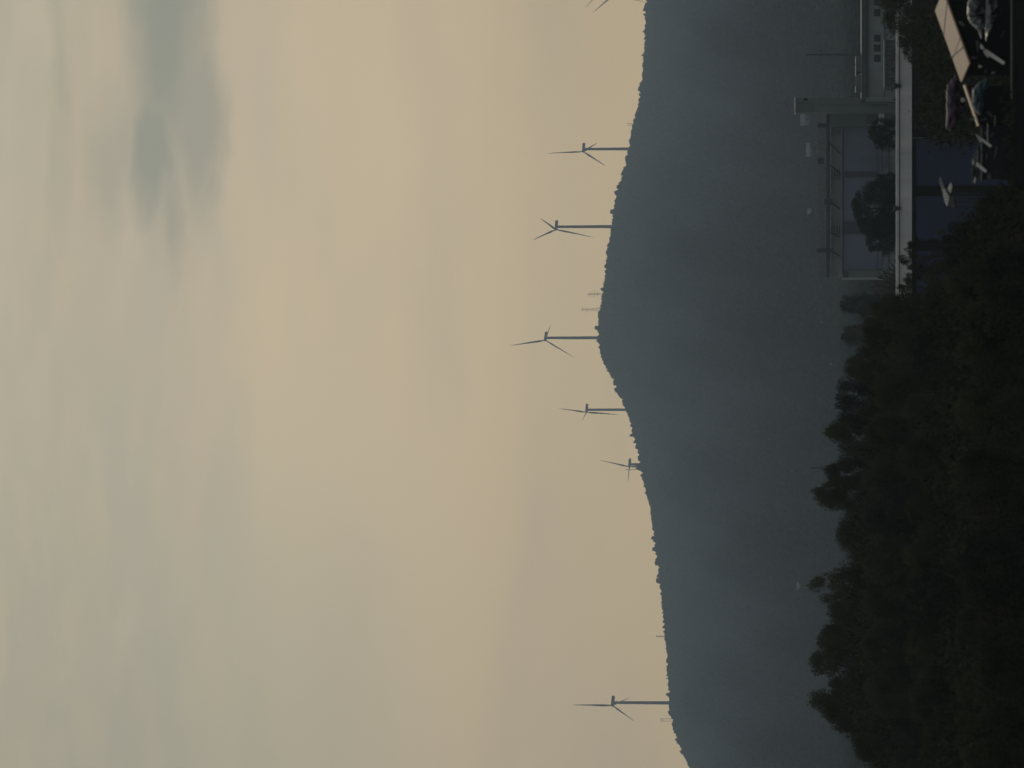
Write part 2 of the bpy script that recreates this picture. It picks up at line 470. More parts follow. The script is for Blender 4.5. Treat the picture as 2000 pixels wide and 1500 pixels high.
# ------------------------------------------------------------------ pylons and masts on the ridge
def pylon(y, x_top, x_base, D, arms, foot, label, kind='pylon'):
    """lattice tower; arms = [(pixel height, half width px)]; foot = half width px at the base"""
    top = at(x_top, y, D); bot = at(x_base + 4, y, D)
    px = D/F_PX
    root = empty('lattice_pylon', bot, label, 'pylon', 'power pylons on the ridge')
    H = top.z - bot.z
    leg = WMB()
    def hw(s): return foot*px*(1-s) + .55*s + (-.25*foot*px*math.sin(math.pi*s))
    n = 8
    for sx in (-1, 1):
        for sy in (-1, 1):
            pts = [bot + Vector((sx*hw(i/n), sy*hw(i/n), H*i/n)) for i in range(n+1)]
            leg.tube(pts, .12, 5)
    for i in range(n):
        a, b_ = hw(i/n), hw((i+1)/n); z0, z1 = H*i/n, H*(i+1)/n
        for s in (-1, 1):
            leg.tube([bot+Vector((-s*a, -a, z0)), bot+Vector((s*b_, -b_, z1))], .09, 4)
            leg.tube([bot+Vector((-s*a, a, z0)), bot+Vector((s*b_, b_, z1))], .09, 4)
        leg.tube([bot+Vector((-a, -a, z0)), bot+Vector((a, -a, z0))], .1, 4)
    leg.build('lattice_body', M['steel'], root)
    for (xa, hwpx) in arms:
        p = at(xa, y, D); w_ = hwpx*px
        c_ = Vector((bot.x, bot.y, p.z))
        b = WMB()
        for s in (-1, 1):
            b.tube([c_ + Vector((0, 0, .75)), c_ + Vector((s*w_, 0, -.1))], .11, 4)
            b.tube([c_ + Vector((0, 0, -.55)), c_ + Vector((s*w_, 0, -.1))], .11, 4)
            b.tube([c_ + Vector((s*w_, 0, -.1)), c_ + Vector((s*w_, 0, -1.5))], .1, 4)
        b.build('cross_arm', M['steel'], root)
    return root
pylon(574.5, 1148, 1177, 5550, [(1150,3.4),(1155.5,5),(1161,6.5),(1166.5,5)], 2.4, 'power pylon with four cross arms, near the summit')
pylon(604.5, 1136, 1172, 5580, [(1137,3.6),(1146,5.4)], 4.6, 'wide footed lattice pylon with two cross arms, nearest the tallest turbine')
pylon(1243, 1281, 1299, 5300, [], 2.2, 'short bare lattice mast without arms, alone on the gentle far slope')
pylon(917, 1221, 1253, 5660, [], 1.4, 'slender faint lattice mast beside the half hidden turbine')
def portal(y0, y1, x_top, x_base, D, bars, name, label):
    a, b_ = at(x_base+3, y0, D), at(x_base+3, y1, D)
    root = empty(name, (a+b_)/2, label, 'pole', None)
    zt = at(x_top, y0, D).z
    for p in (a, b_):
        q = WMB(); q.tube([p, Vector((p.x, p.y, zt))], .3, 6); q.build('pole', M['steel'], root)
    for xb in bars:
        z = at(xb, y0, D).z
        q = WMB(); q.tube([Vector((a.x, a.y, z)), Vector((b_.x, b_.y, z))], .22, 6); q.build('crossbar', M['steel'], root)
portal(241.2, 244.3, 1225, 1237, 5750, [], 'twin_poles', 'pair of thin bare poles on the ridge skyline')
portal(1404, 1408.5, 1290, 1312, 5180, [1291, 1295.5], 'portal_frame', 'thin two legged power line frame at the low end of the ridge')

# utility pole beyond the foreground trees
p0 = at(1582, 914, 900); root = empty('utility_pole', (p0.x, 900, 0), 'wooden utility pole with a cross arm rising behind the foreground trees', 'utility pole')
q = WMB(); q.tube([(p0.x, 900, 0), (p0.x, 900, p0.z)], [.22,.15], 8); q.build('pole', M['pillar'], root)
z = at(1606, 914, 900).z
q = WMB(); q.box(p0.x-.75, p0.x+.75, 899.7, 899.8, z-.1, z+.1); q.build('cross_arm', M['pillar'], root)
for s in (-.65, -.2, .3, .65):
    q = WMB(); q.tube([(p0.x+s, 899.75, z+.1), (p0.x+s, 899.75, z+.4)], .05, 6); q.build('insulator', M['pillar'], root)
p0 = at(1573, 107, 790); root = empty('antenna_mast', (p0.x, 790, 0), 'tall slim dark mast rising over the long low building', 'mast')
q = WMB(); q.tube([(p0.x, 790, 0), (p0.x, 790, 8), (p0.x, 790, p0.z)], [.32,.26,.12], 8); q.build('pole', M['pillar'], root)
for k in range(5):
    zz = 9 + 1.7*k
    q = WMB(); q.box(p0.x-.3, p0.x+.3, 789.9, 790.1, zz, zz+.1); q.build('step_bracket', M['pillar'], root)

# ------------------------------------------------------------------ buildings in the middle distance
def pbox(b, x0, x1, y0, y1, D, depth, front=0.0):
    """box whose front face covers photo rows/columns x0..x1 / y0..y1 at distance D"""
    a = at(x0, y0, D); c_ = at(x1, y1, D)
    return b.box(c_.x, a.x, D-front, D+depth, c_.z, a.z)
def part(name, mt, root, boxes, D, depth, front=0.0):
    b = WMB()
    for (x0, x1, y0, y1) in boxes: pbox(b, x0, x1, y0, y1, D, depth, front)
    return b.build(name, mt, root)

D1 = 800
pc = at(1765, 390, D1)
hall = empty('industrial_hall', (pc.x, D1, 0), 'long concrete industrial hall with blue grey bays under a dark pipe rack', 'industrial building')
part('wall', M['concrete'], hall, [(1646, 1764, 247, 541)], D1, 22)
part('roof_beam', M['concrete'], hall, [(1623, 1645, 245, 541)], D1, .8, .5)
part('roof', M['pillar'], hall, [(1632, 1640, 248, 540)], D1+.85, 20)
for (y0, y1) in ((248, 335), (346, 433), (457, 527)):
    sh = part('shutter', M['shutter'], hall, [(1647.5, 1714, y0, y1)], D1-.15, .1, .1)
    rail = part('shutter_rail', M['shutter'], sh, [(1679, 1680.2, y0, y1), (1696, 1697.2, y0, y1)], D1-.34, .08)
part('plinth', M['shutter'], hall, [(1716, 1722, 248, 527), (1729, 1735, 248, 527)], D1-.1, .1, .3)
for (y0, y1) in ((335.5, 345.5), (433.5, 456.5)):
    part('pillar', M['pillar'], hall, [(1646.5, 1716, y0, y1)], D1-.3, .25, .3)
part('end_pilaster', M['green_wall'], hall, [(1657.5, 1731, 528, 541.5)], D1-.3, .3, .3)
part('end_bracket', M['pillar'], hall, [(1645.5, 1657, 530, 542)], D1-.3, .3, .4)
part('parapet_dark_strip', M['pillar'], hall, [(1645.2, 1646, 247, 540)], D1-.55, .05)  # thin dark strip along the foot of the roof beam
part('pipe', M['pillar'], hall, [(1614, 1621, 215, 541)], D1-2.2, .8)
b = WMB()
for y in np.arange(250, 541, 7.5): pbox(b, 1600, 1614, y, y+.9, D1+.2, .15)
for x in (1597.5, 1602, 1607, 1611): pbox(b, x, x+.9, 248, 541, D1+.2, .1)
b.build('roof_railing', M['concrete_dark'], hall)
for (x0, x1, y0, y1) in ((1597, 1621, 241, 249), (1597, 1609, 308, 320), (1610, 1626, 388, 400), (1595, 1627, 485, 493)):
    part('pipe_bracket', M['pillar'], hall, [(x0, x1, y0, y1)], D1-2.6, .3)
for (y0, y1) in ((280, 300), (322, 338), (392, 409), (455, 462), (488, 500)):
    a, c_ = at(1621, y0, D1-2.4), at(1640, y1, D1-1.0)
    q = WMB(); q.tube([a, c_], .16, 6); q.build('diagonal_brace', M['pillar'], hall)
for (y0, y1) in ((253, 262), (330, 352), (440, 458)):
    b = WMB()
    for x in (1624, 1629, 1634, 1639): pbox(b, x, x+1.2, y0, y1, D1-.75, .12)
    b.build('grille', M['pillar'], hall)

tower = empty('stair_tower', (at(1700, 205, 792).x, 792, 0), 'narrow green grey stair tower with a pale cap at the end of the hall', 'tower')
part('shaft', M['green_wall'], tower, [(1554, 1764, 191, 219)], 792, 5)
part('cap', M['white_render'], tower, [(1551, 1554, 190, 220)], 791.7, 5.6)
part('window', M['glass'], tower, [(1570, 1577, 191.5, 197)], 791.9, .06)
part('louvre_panel', M['concrete_dark'], tower, [(1556, 1590, 200, 217)], 791.9, .06)
part('corner_strip', M['concrete_dark'], tower, [(1600, 1735, 203.5, 207.5)], 791.85, .1)
annex = empty('annex_block', (at(1700, 232, 797).x, 797, 0), 'green grey annex squeezed between the stair tower and the blue grey bays', 'building')
part('wall', M['green_wall'], annex, [(1621, 1764, 221, 246)], 797, 10)
part('door', M['pillar'], annex, [(1692, 1716, 223, 242)], 796.9, .06)
part('canopy', M['white_render'], annex, [(1716, 1727, 219, 245)], 795.8, 1.0)

office = empty('low_office', (at(1700, 80, 780).x, 780, 0), 'long low grey building with a row of dark square windows', 'building')
part('wall', M['concrete'], office, [(1692.5, 1764, -120, 190)], 780, 14)
part('roof', M['pillar'], office, [(1683, 1692, -122, 191)], 779.4, 15.5)
part('roof_edge', M['pillar'], office, [(1691.5, 1693.2, -122, 191)], 779.3, .08)
part('sill_band', M['concrete_dark'], office, [(1726, 1728.5, -120, 189)], 779.8, .15)
for (y0, y1) in ((-64, -50), (-44, -30), (-4, 10.5), (17.5, 32), (68, 81.5), (87, 101), (107, 121)):
    fr = part('window', M['glass'], office, [(1707, 1719.5, y0, y1)], 779.92, .05)
    part('lintel', M['concrete_dark'], fr, [(1706.2, 1707, y0-.8, y1+.8)], 779.85, .06)
    part('sill', M['concrete_dark'], fr, [(1719.5, 1720.3, y0-.8, y1+.8)], 779.85, .06)
part('rooftop_plant', M['concrete_dark'], office, [(1672, 1683, 108, 140), (1672, 1683, 146, 178)], 784, 4)
part('rooftop_flashing', M['white_render'], office, [(1670.8, 1672, 110, 122), (1670.8, 1672, 126, 146), (1670.8, 1672, 168, 178)], 783.8, 4.3)
shed = empty('dark_lean_to', (at(1740, 125, 760).x, 760, 0), 'dark flat lean to in front of the windowed low building', 'shed')
part('wall', M['pillar'], shed, [(1730, 1770, 78, 169)], 760, 8)
part('roof', M['concrete_dark'], shed, [(1727, 1730, 76, 170)], 759.6, 9)
b = WMB()
for y in np.arange(86, 166, 9): pbox(b, 1731, 1768, y, y+1.2, 759.9, .08)
b.build('ribs', M['concrete_dark'], shed)

# far pale houses at the foot of the hill
def hill_d(x, y):
    """distance at which the hillside meets this photo pixel"""
    for i in range(400):
        t = i/400; p = hill_pt(y, t)
        xx = CX + F_PX*math.tan(P - math.atan2(p.z - CAM_Z, p.y))
        if xx <= x: return p.y
    return 1900.0
def house(x0, x1, y0, y1, D, label, roof_mat='tile'):
    D = hill_d(x1, (y0+y1)/2) - 4
    a = at(x0, y0, D); c_ = at(x1, y1, D)
    zb = c_.z - 1.5
    root = empty('house', ((a.x+c_.x)/2, D, zb), label, 'house', 'pale far houses below the ridge')
    H = a.z - zb; e_ = zb + H*.68
    q = WMB(); q.box(c_.x, a.x, D, D+7, zb, e_); q.build('wall', M['pale'], root)
    q = WMB()
    q.add([(c_.x-.3, D-.4, e_), (a.x+.3, D-.4, e_), (a.x+.3, D+7.4, e_), (c_.x-.3, D+7.4, e_), (c_.x-.3, D+3.5, a.z), (a.x+.3, D+3.5, a.z)],
          [(0,1,5,4), (2,3,4,5), (1,2,5), (3,0,4), (0,3,2,1)])
    q.build('roof', M[roof_mat], root)
    n = max(1, int((a.x-c_.x)/3))
    for i in range(n):
        xx = c_.x + (i+.5)*(a.x-c_.x)/n
        q = WMB(); q.box(xx-.5, xx+.5, D-.06, D-.01, e_-2.0, e_-.8); q.build('window', M['glass'], root)
house(1563, 1584, 223, 243, 1500, 'pale house peeping over the hall roof, right beside the stair tower', 'pale')
house(1574, 1591, 280, 304, 1520, 'pale far house above the middle of the pipe rack', 'pale')
house(1577, 1590, 408, 422, 1540, 'small pale far house above the pipe bracket of the hall', 'pale')
house(1603, 1613, 557, 566, 1600, 'tiny pale house alone in the valley beyond the end of the hall', 'pale')
house(1618, 1628, 704, 712, 1650, 'tiny pale house just above the foreground tree tops', 'pale')

house(1603, 1609, 628, 635, 0, 'speck of a pale house between the two faint tree tops', 'pale')
house(1588, 1594, 687, 698, 0, 'small pale house just above the foreground wood, past the two faint tree tops', 'pale')
house(1546, 1551, 921, 928, 0, 'speck of a pale house on the hillside straight above the utility pole', 'pale')
house(1556, 1565, 1139, 1153, 0, 'small pale house on the slope over the ragged split top tree', 'pale')
house(1520, 1525, 557, 563, 0, 'highest speck of a pale house, on the slope above the end of the hall', 'pale')

# ------------------------------------------------------------------ white banded building
D2a, D2b = 395.0, 402.0
def front(x, y, off=0.0):
    D = D2a + (D2b-D2a)*(y-100)/475.0 - off
    return at(x, y, D)
def fquad(b, x0, x1, y0, y1, off, th):
    """a box with its face in the (slightly turned) front plane, off metres proud, th deep"""
    f = [front(x0, y0, off), front(x0, y1, off), front(x1, y1, off), front(x1, y0, off)]
    f = [Vector(p) for p in f]
    zt, zb = (f[0].z+f[1].z)/2, (f[2].z+f[3].z)/2
    pts = [Vector((f[0].x, f[0].y, f[0].z)), Vector((f[1].x, f[1].y, f[1].z)), Vector((f[1].x, f[1].y, f[2].z)), Vector((f[0].x, f[0].y, f[3].z))]
    bk = [p + Vector((0, th, 0)) for p in pts]
    return b.add(pts + bk, [(0,1,2,3), (7,6,5,4), (0,4,5,1), (1,5,6,2), (2,6,7,3), (3,7,4,0)])
ware = empty('white_banded_building', (front(1770, 340).x, 398, 0), 'flat roofed building with a broad white band over dark blue shutters', 'building')
def wpart(name, mt, rects, off, th, root=ware):
    b = WMB()
    for r in rects: fquad(b, *r, off, th)
    return b.build(name, mt, root)
wpart('wall', M['dark_wall'], [(1781, 1976, -60, 640)], 0, 12)
wpart('roof', M['roof_dark'], [(1757, 1762, -60, 640)], -.5, 11.5)
wpart('fascia', M['white_render'], [(1757.2, 1781, -62, 642)], .35, .6)
cop = wpart('coping', M['white_render'], [(1750, 1755.6, -63, 643)], .52, .9)
wpart('coping_joint', M['pillar'], [(1755.6, 1757.2, -62, 642)], .25, .6)
for (y0, y1) in ((272, 363), (383, 470), (490, 580)):
    s_ = wpart('shutter', M['blue_shutter'], [(1790, 1976, y0, y1)], .12, .1)
    wpart('shutter_slats', M['blue_shutter'], [(x, x+1.2, y0, y1) for x in range(1796, 1970, 9)], .16, .05, s_)
for (y0, y1) in ((265, 272), (363, 383), (470, 490)):
    wpart('pillar', M['roof_dark'], [(1783, 1976, y0, y1)], .22, .2)
wpart('downpipe', M['concrete_dark'], [(1782, 1940, 268, 270)], .36, .1)
for y in (168, 407):
    q = WMB(); p_ = front(1752, y, .7)
    q.tube([p_ + Vector((0, 0, -.35)), p_ + Vector((0, 0, .05))], .16, 10)
    q.tube([p_ + Vector((0, 0, .05)), p_ + Vector((0, 0, .28)), p_ + Vector((0, 0, .34))], [.27,.27,.08], 10)
    q.build('roof_vent', M['pillar'], ware, True)

# ------------------------------------------------------------------ trees
def tree_meshes(seed, mt, shape, n_cl=170, per=260, leaf=.0108):
    """unit-height tree: crown (many small leaf sprays in clumps) and trunk with limbs"""
    rg = np.random.default_rng(seed)
    cents = []
    while len(cents) < n_cl:
        z = rg.uniform(.36, .97)
        h, k = dict(dome=(.16, 2.7), round=(.22, 2.4), cone=(.27, 1.9), fork=(.18, 2.5), loose=(.22, 2.0))[shape]
        u = max(0, (z - (.97-h))/h)
        r = .19*max(0, 1 - u**k)**(1/k if k > 1.5 else 1.0)*(.82 + .18*min(1, z/.5))
        if shape == 'fork' and z > .8: r *= .9
        a = rg.uniform(0, 6.283); q = rg.uniform(.08, 1)**.36
        c_ = (r*q*math.cos(a), r*q*math.sin(a), z)
        if shape == 'fork' and z > .76 and math.sin(a*2.0 + seed) < -.5 + (z - .76)*2: continue
        
        cents.append(c_)
    cents = np.array(cents)
    rad = rg.uniform(.036, .064, n_cl)*(.62 if shape in ('loose',) else 1.0)
    rad *= np.interp(cents[:,2], [.16,.75,1], [1.3,1.0,.62])
    N = n_cl*per
    ci = np.repeat(np.arange(n_cl), per)
    d = rg.normal(size=(N, 3)); d /= np.linalg.norm(d, axis=1)[:,None]
    rr = rg.uniform(0, 1, N)**.42
    pos = cents[ci] + d*(rad[ci]*rr)[:,None]*np.array([1.05,1.05,1.0])
    # leaf sprays point outwards and up
    out = d + np.array([0,0,.7]) + rg.normal(scale=.55, size=(N,3))
    out /= np.linalg.norm(out, axis=1)[:,None]
    side = np.cross(out, rg.normal(size=(N,3))); side /= np.linalg.norm(side, axis=1)[:,None]
    ln = leaf*rg.uniform(.55, 1.35, N); wd = ln*rg.uniform(.28, .5, N)
    a = pos - out*(ln*.5)[:,None]; b_ = pos + side*wd[:,None]*.5; c2 = pos + out*(ln*.6)[:,None]; e_ = pos - side*wd[:,None]*.5
    V = np.stack([a, b_, c2, e_], 1).reshape(-1, 3)
    Fq = np.arange(N*4).reshape(-1, 4)
    crown = fast_mesh('crown', V, Fq, mt)
    tb = MB()
    tb.tube([(0,0,0),(.004,.002,.3),(-.003,.004,.6),(0,0,.86)], [.017,.013,.008,.002], 9)
    for k in range(min(n_cl, 16)):
        c_ = cents[k]
        z0 = max(.2, c_[2]-.16)
        tb.tube([(0,0,z0), (c_[0]*.5, c_[1]*.5, z0+(c_[2]-z0)*.45), tuple(c_)], [.006,.004,.0012], 5)
    tr = tb.build('trunk', M['bark']).data
    bpy.data.objects.remove([o for o in bpy.data.objects if o.data == tr][0])
    return crown, tr
PROTO = {}
for i, (k, mt, shape) in enumerate([('dome_a','leaf','dome'),('dome_b','leaf_b','dome'),('dome_c','leaf_c','dome'),('cone_a','leaf','cone'),('cone_b','leaf_b','cone'),
                                    ('fork_a','leaf','fork'),('fork_b','leaf_c','fork'),('loose_a','leaf_b','loose'),('round_a','leaf','round'),('round_b','leaf_b','round'),('dense_a','leaf_c','dome'),('dense_b','leaf_c','round')]):
    PROTO[k] = tree_meshes(100+i, M[mt], shape, **(dict(n_cl=75, per=130) if shape == 'loose' else dict(n_cl=210, per=240) if k.startswith('dense') else {}))
def tree(k, x_top, y, D, hw, label, group='foreground trees', name='leafy_tree', zb=None):
    top = at(x_top, y, D); zg = (g(D) if zb is None else zb)
    H = top.z - zg; r = hw*D/F_PX
    sxy = r/.21
    root = empty(name, (top.x, D, zg - .1), label, 'tree', group, random.uniform(0, 6.28), (sxy, sxy, H/.985))
    link_mesh('trunk', PROTO[k][1], root); link_mesh('crown', PROTO[k][0], root)
    return root
# skyline of the foreground wood
SK = [('dome_a',1580,1318,262,104,'broad dome topped dark tree, the largest crown of the foreground skyline'),
      ('round_a',1606,1385,262,72,'dark tree on the falling flank of the broad dome topped tree'),
      ('fork_a',1583,1143,255,72,'dark tree with a ragged split top, tallest between the two skyline gaps'),
      ('cone_a',1620,1192,252,60,'lower dark tree leaning against the ragged split top tree'),
      ('cone_b',1606,1236,258,52,'small pointed dark tree between the split top tree and the broad dome'),
      ('round_a',1590,968,258,44,'narrow rounded dark tree standing proud near the utility pole'),
      ('round_b',1614,922,262,52,'rounded dark tree in front of the utility pole'),
      ('cone_a',1614,846,256,60,'sharply pointed dark tree of the foreground skyline'),
      ('dome_c',1632,785,250,62,'flat topped dark tree next to the sharply pointed one'),
      ('round_a',1652,716,248,54,'rounded dark tree below the two faint tree tops'),
      ('dome_b',1680,640,246,66,'low spreading dark tree at the near end of the skyline, beside the white band'),
      ('cone_b',1636,1040,252,96,'dark tree filling the dip between the narrow upright tree and the split top one'),
      ('round_b',1668,1458,250,62,'dark tree sloping down to the picture corner, past the broad dome'),
      ('cone_a',1690,1512,240,40,'dark tree cut off by the picture edge at the end of the foreground skyline')]
for a_ in SK: tree(*a_)
# hazier trees beyond
tree('dome_c', 1640, 594, 620, 22, 'faint hazy tree top beyond the foreground wood, nearest the hall', 'hazy trees beyond the foreground wood')
tree('round_a', 1643, 655, 600, 26, 'faint hazy tree top beyond the foreground wood, second from the hall', 'hazy trees beyond the foreground wood')
tree('dense_a', 1696, 261, 470, 33, 'small round dark tree standing on the near side of the hall, over the white band', 'trees behind the white band')
tree('dense_b', 1664, 408, 465, 60, 'large ragged dark tree in front of the blue grey hall bays', 'trees behind the white band')
tree('dense_a', 1690, 460, 462, 42, 'dark tree merging into the side of the large ragged tree', 'trees behind the white band')
tree('dense_a', 1696, 366, 468, 28, 'low bushy dark tree tucked against the large ragged tree', 'trees behind the white band')
# trees to the far side, in front of the white band
tree('round_a', 1718, -2, 330, 96, 'dark tree covering the end of the white band, cut by the picture edge', 'trees by the white band')
tree('dome_b', 1752, 62, 322, 62, 'lower dark tree hanging over the end of the white band', 'trees by the white band')
tree('dome_c', 1792, 130, 300, 60, 'dark bushy tree between the white band and the tan roof', 'trees by the white band')
tree('round_b', 1800, 222, 290, 60, 'dark bushy tree in front of the blue shutters, behind the purple sheet', 'trees by the white band')
# loose near foliage over the white band
tree('loose_a', 1752, 500, 215, 60, 'thin leaved tree whose loose sprays cover part of the white band', 'foreground trees')
tree('loose_a', 1748, 562, 222, 52, 'thin leaved tree hiding the far end of the white band', 'foreground trees')
# the dark near mass
NEAR = [(1712,612,225,50),(1800,560,205,60),(1840,480,190,62),(1800,600,180,66),(1730,690,215,62),(1845,560,150,70),(1705,770,220,62),(1780,700,180,70),
        (1690,850,222,64),(1760,810,190,70),(1685,930,225,66),(1755,900,185,70),(1690,1010,222,66),(1770,1000,185,74),(1680,1095,222,70),(1765,1090,182,74),
        (1680,1180,222,66),(1770,1180,180,76),(1685,1260,222,66),(1765,1280,180,76),(1690,1350,222,70),(1775,1380,180,80),(1735,1440,215,66),(1800,1470,180,80),
        (1860,660,135,90),(1865,800,130,95),(1860,950,132,95),(1870,1100,130,95),(1865,1240,130,95),(1860,1380,130,95),(1880,1490,130,95),
        (1900,430,160,66),(1910,540,130,80)]
kinds = ['round_a','dome_b','dome_c','round_b','dome_a','loose_a']
for i, (x, y, D, hw) in enumerate(NEAR):
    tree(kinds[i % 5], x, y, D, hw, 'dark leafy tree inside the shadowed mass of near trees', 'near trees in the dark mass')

# undergrowth and low bushes under and between the trees: one uncountable mass
def undergrowth():
    rg = np.random.default_rng(77)
    cs, rs, lf = [], [], []
    def fill(n, D0, D1_, y0, y1, xlim, rk=.0048):
        for _ in range(n):
            D = D0 + (D1_-D0)*rg.uniform()**.8; y = rg.uniform(y0, y1)
            zt = at((xlim(y) if callable(xlim) else xlim) + rg.normal()*10, y, D).z - rk*D; zb = g(D)
            if zt < zb + .2: zt = zb + .5
            z = zb + (zt-zb)*rg.uniform()**.55
            p = at(1600, y, D)
            cs.append((p.x, D, z)); rs.append(rk*D*rg.uniform(.6, 1.3)); lf.append(.0011*D)
    fill(2600, 225, 300, 600, 1600, lambda y: float(np.interp(y, [600,690,735,870,1030,1200,1400,1440,1500,1600], [1716,1706,1682,1676,1664,1656,1650,1676,1716,1730])))
    fill(900, 130, 225, 560, 1650, 1800)
    fill(350, 150, 260, 440, 600, 1870)
    fill(420, 200, 370, -120, 262, 1788)
    fill(1000, 410, 990, 547, 1650, 1712)
    fill(260, 128, 150, 170, 440, 1950)
    fill(260, 420, 760, -60, 240, 1762)
    cs, rs, lf = np.array(cs), np.array(rs), np.array(lf)
    per = 75; N = len(cs)*per
    ci = np.repeat(np.arange(len(cs)), per)
    d = rg.normal(size=(N, 3)); d /= np.linalg.norm(d, axis=1)[:,None]
    pos = cs[ci] + d*(rs[ci]*rg.uniform(0, 1, N)**.4)[:,None]
    out = d + np.array([0,0,.6]) + rg.normal(scale=.5, size=(N,3)); out /= np.linalg.norm(out, axis=1)[:,None]
    side = np.cross(out, rg.normal(size=(N,3))); side /= np.linalg.norm(side, axis=1)[:,None]
    ln = lf[ci]*rg.uniform(.7, 1.5, N); wd = ln*rg.uniform(.35, .6, N)
    V = np.stack([pos - out*(ln*.5)[:,None], pos + side*wd[:,None]*.5, pos + out*(ln*.6)[:,None], pos - side*wd[:,None]*.5], 1).reshape(-1, 3)
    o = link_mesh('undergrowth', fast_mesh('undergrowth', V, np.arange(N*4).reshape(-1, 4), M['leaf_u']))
    return tag(o, 'tangled dark undergrowth filling the gaps under the trees', 'undergrowth', None, 'stuff')
undergrowth()

# ------------------------------------------------------------------ yard with roofs and clutter on the near side
D3 = 165.0
M['dull_slab'] = mat('dull_slab', (.085,.083,.075), (.045,.045,.04), 2.0, .9, spec=.1)
M['yard_block'] = mat('yard_block', (.035,.035,.037), (.02,.02,.021), 1.2, .9, spec=.1)
yard = empty('tan_roofed_shed', (at(1900, 60, D3).x, D3, 0), 'dark shed under a tan sheet metal roof that catches the evening sky', 'shed')
P1, P2 = at(1826, 21, 168), at(1877, 161, 168)
P3, P4 = at(1893, 124, 163), at(1842, -16, 163)
ext = (P1-P2)
q = WMB(); q.slab([P1 + (P1-P2)*0, P2, P3, P4], .06); q.build('roof', M['tan_sheet'], yard)
q = WMB()                                                     # far slope of the same roof, falling to the other side
q.slab([P1, P1 + Vector((2.6, 0, -1.05)), P4 + Vector((2.6, 0, -1.05)), P4], .06); q.build('roof_far_slope', M['tan_sheet'], yard)
zb = g(165)
q = WMB()
wl = [P2 + Vector((.25, -.3, -.12)), P1 + Vector((2.3, -.3, -1.1)), P3 + Vector((.25, .3, -.12)), P4 + Vector((2.3, .3, -1.1)), P1 + Vector((0, -.3, -.12)), P4 + Vector((0, .3, -.12))]
A, B_, C_, D_, RA, RB = wl
gr = lambda p: Vector((p.x, p.y, zb - .5))
q.add([A, RA, B_, gr(B_), gr(A)], [(0,1,2,3,4)])
q.add([C_, RB, D_, gr(D_), gr(C_)], [(4,3,2,1,0)])
q.add([A, C_, gr(C_), gr(A)], [(0,1,2,3)]); q.add([B_, D_, gr(D_), gr(B_)], [(3,2,1,0)])
q.build('wall', M['roof_dark'], yard)
# dark lines across the roof, built as wires lying over the sheet
def on_roof(s, t, up=.03):
    p = P2 + (P1-P2)*s + (P3-P2)*t
    return p + Vector((0, 0, up))
for (s0, t0, s1, t1, r, lab) in ((.36,0,.22,1,.022,'thick dark cable slung across the tan roof'), (.66,0,.82,1,.010,'thin dark wire across the upper part of the tan roof'), (.33,0,.34,1,.009,'thin dark wire crossing close to the thick cable on the tan roof')):
    q = MB(); q.tube([on_roof(s0, t0, r), on_roof((s0+s1)/2, .5, r), on_roof(s1, t1, r)], r, 6)
    tag(q.build('cable', M['cable']), lab, 'cable')
# lower eaves continuing the slope
low = empty('low_lean_to', (at(1940, 210, 160).x, 160, 0), 'dark lean to with a narrow pale roof edge running on from the tan roof', 'shed')
Q1, Q2, Q3, Q4 = at(1880.5, 167, 163), at(1908, 247, 163), at(1911.5, 246, 160), at(1884, 165, 160)
q = WMB(); q.slab([Q1, Q2, Q3, Q4], .05); q.build('roof_edge', M['tan_sheet'], low)
q = WMB()
a_, b2 = Q3 + Vector((.1, .1, -.1)), Q4 + Vector((-.05, .1, -.1))
q.add([a_, b2, gr(b2), gr(a_), a_ + Vector((0,2.2,0)), b2 + Vector((0,2.2,0)), gr(b2) + Vector((0,2.2,0)), gr(a_) + Vector((0,2.2,0))],
      [(0,1,2,3), (7,6,5,4), (0,4,5,1), (1,5,6,2), (3,7,4,0), (2,6,7,3)])
q.build('wall', M['roof_dark'], low)
rs0 = random.Random(21)
def board(pts, D, Db, label, name='timber_board', cat='board', mt='plank', thick=.05, group='pale boards in the dark yard'):
    """a flat piece with the outline pts (photo pixels), leaning so that its face is turned up to the sky"""
    n = len(pts)
    q0 = [at(x, y, D + (Db-D)*i/max(1, n-1)) for i, (x, y) in enumerate(pts)]
    zmin = min(p.z for p in q0)
    q0 = [p + Vector((0, (p.z-zmin)*2.4, 0)) for p in q0]
    low_ = [p + Vector((0, thick*.8, -thick*.6)) for p in q0]
    q = MB(); q.add(q0 + low_, [tuple(range(n)), tuple(range(2*n-1, n-1, -1))] + [(i, n+i, n+(i+1) % n, (i+1) % n) for i in range(n)])
    return tag(q.build(name, M[mt]), label, cat, group, 'thing')
board([(1908,257),(1912,261),(1936.5,284),(1935,288),(1917,271.5),(1916,276),(1913.5,270)], 158, 157.6, 'pale slanting board with a notched edge, below the end of the lean to roof')
board([(1926.5,89),(1929.5,90),(1962.5,121),(1960,126),(1934,103.5),(1932.5,107),(1924.5,95)], 152, 151.6, 'pale slanting board with a splintered end, under the crumpled grey sheet')
board([(1909.5,314.5),(1911.5,316),(1927,333),(1925,337.5),(1907.5,321)], 156, 155.7, 'short pale board slanting down beside the dark near trees')
board([(1837,344),(1839.5,349),(1845,366),(1849,375),(1853.5,384),(1853,392),(1850,403),(1845.5,393),(1842.5,378),(1835.5,351)], 199, 198.5, 'long pale splinter of board with a wide lower end, in front of the blue shutters')
board([(1857,355),(1859.5,364),(1858,375),(1855.5,377),(1851,369),(1853,363)], 198, 197.7, 'stubby pale board beside the long splinter')
board([(1916,84),(1918.5,89),(1921,93.5),(1918.5,97),(1914.5,91)], 152, 151.8, 'stub of pale board beside the slanting board under the grey sheet')
board([(1899.5,310),(1902,317),(1900.5,323.5),(1898,318)], 158, 157.8, 'thin pale sliver standing at the edge of the near trees')
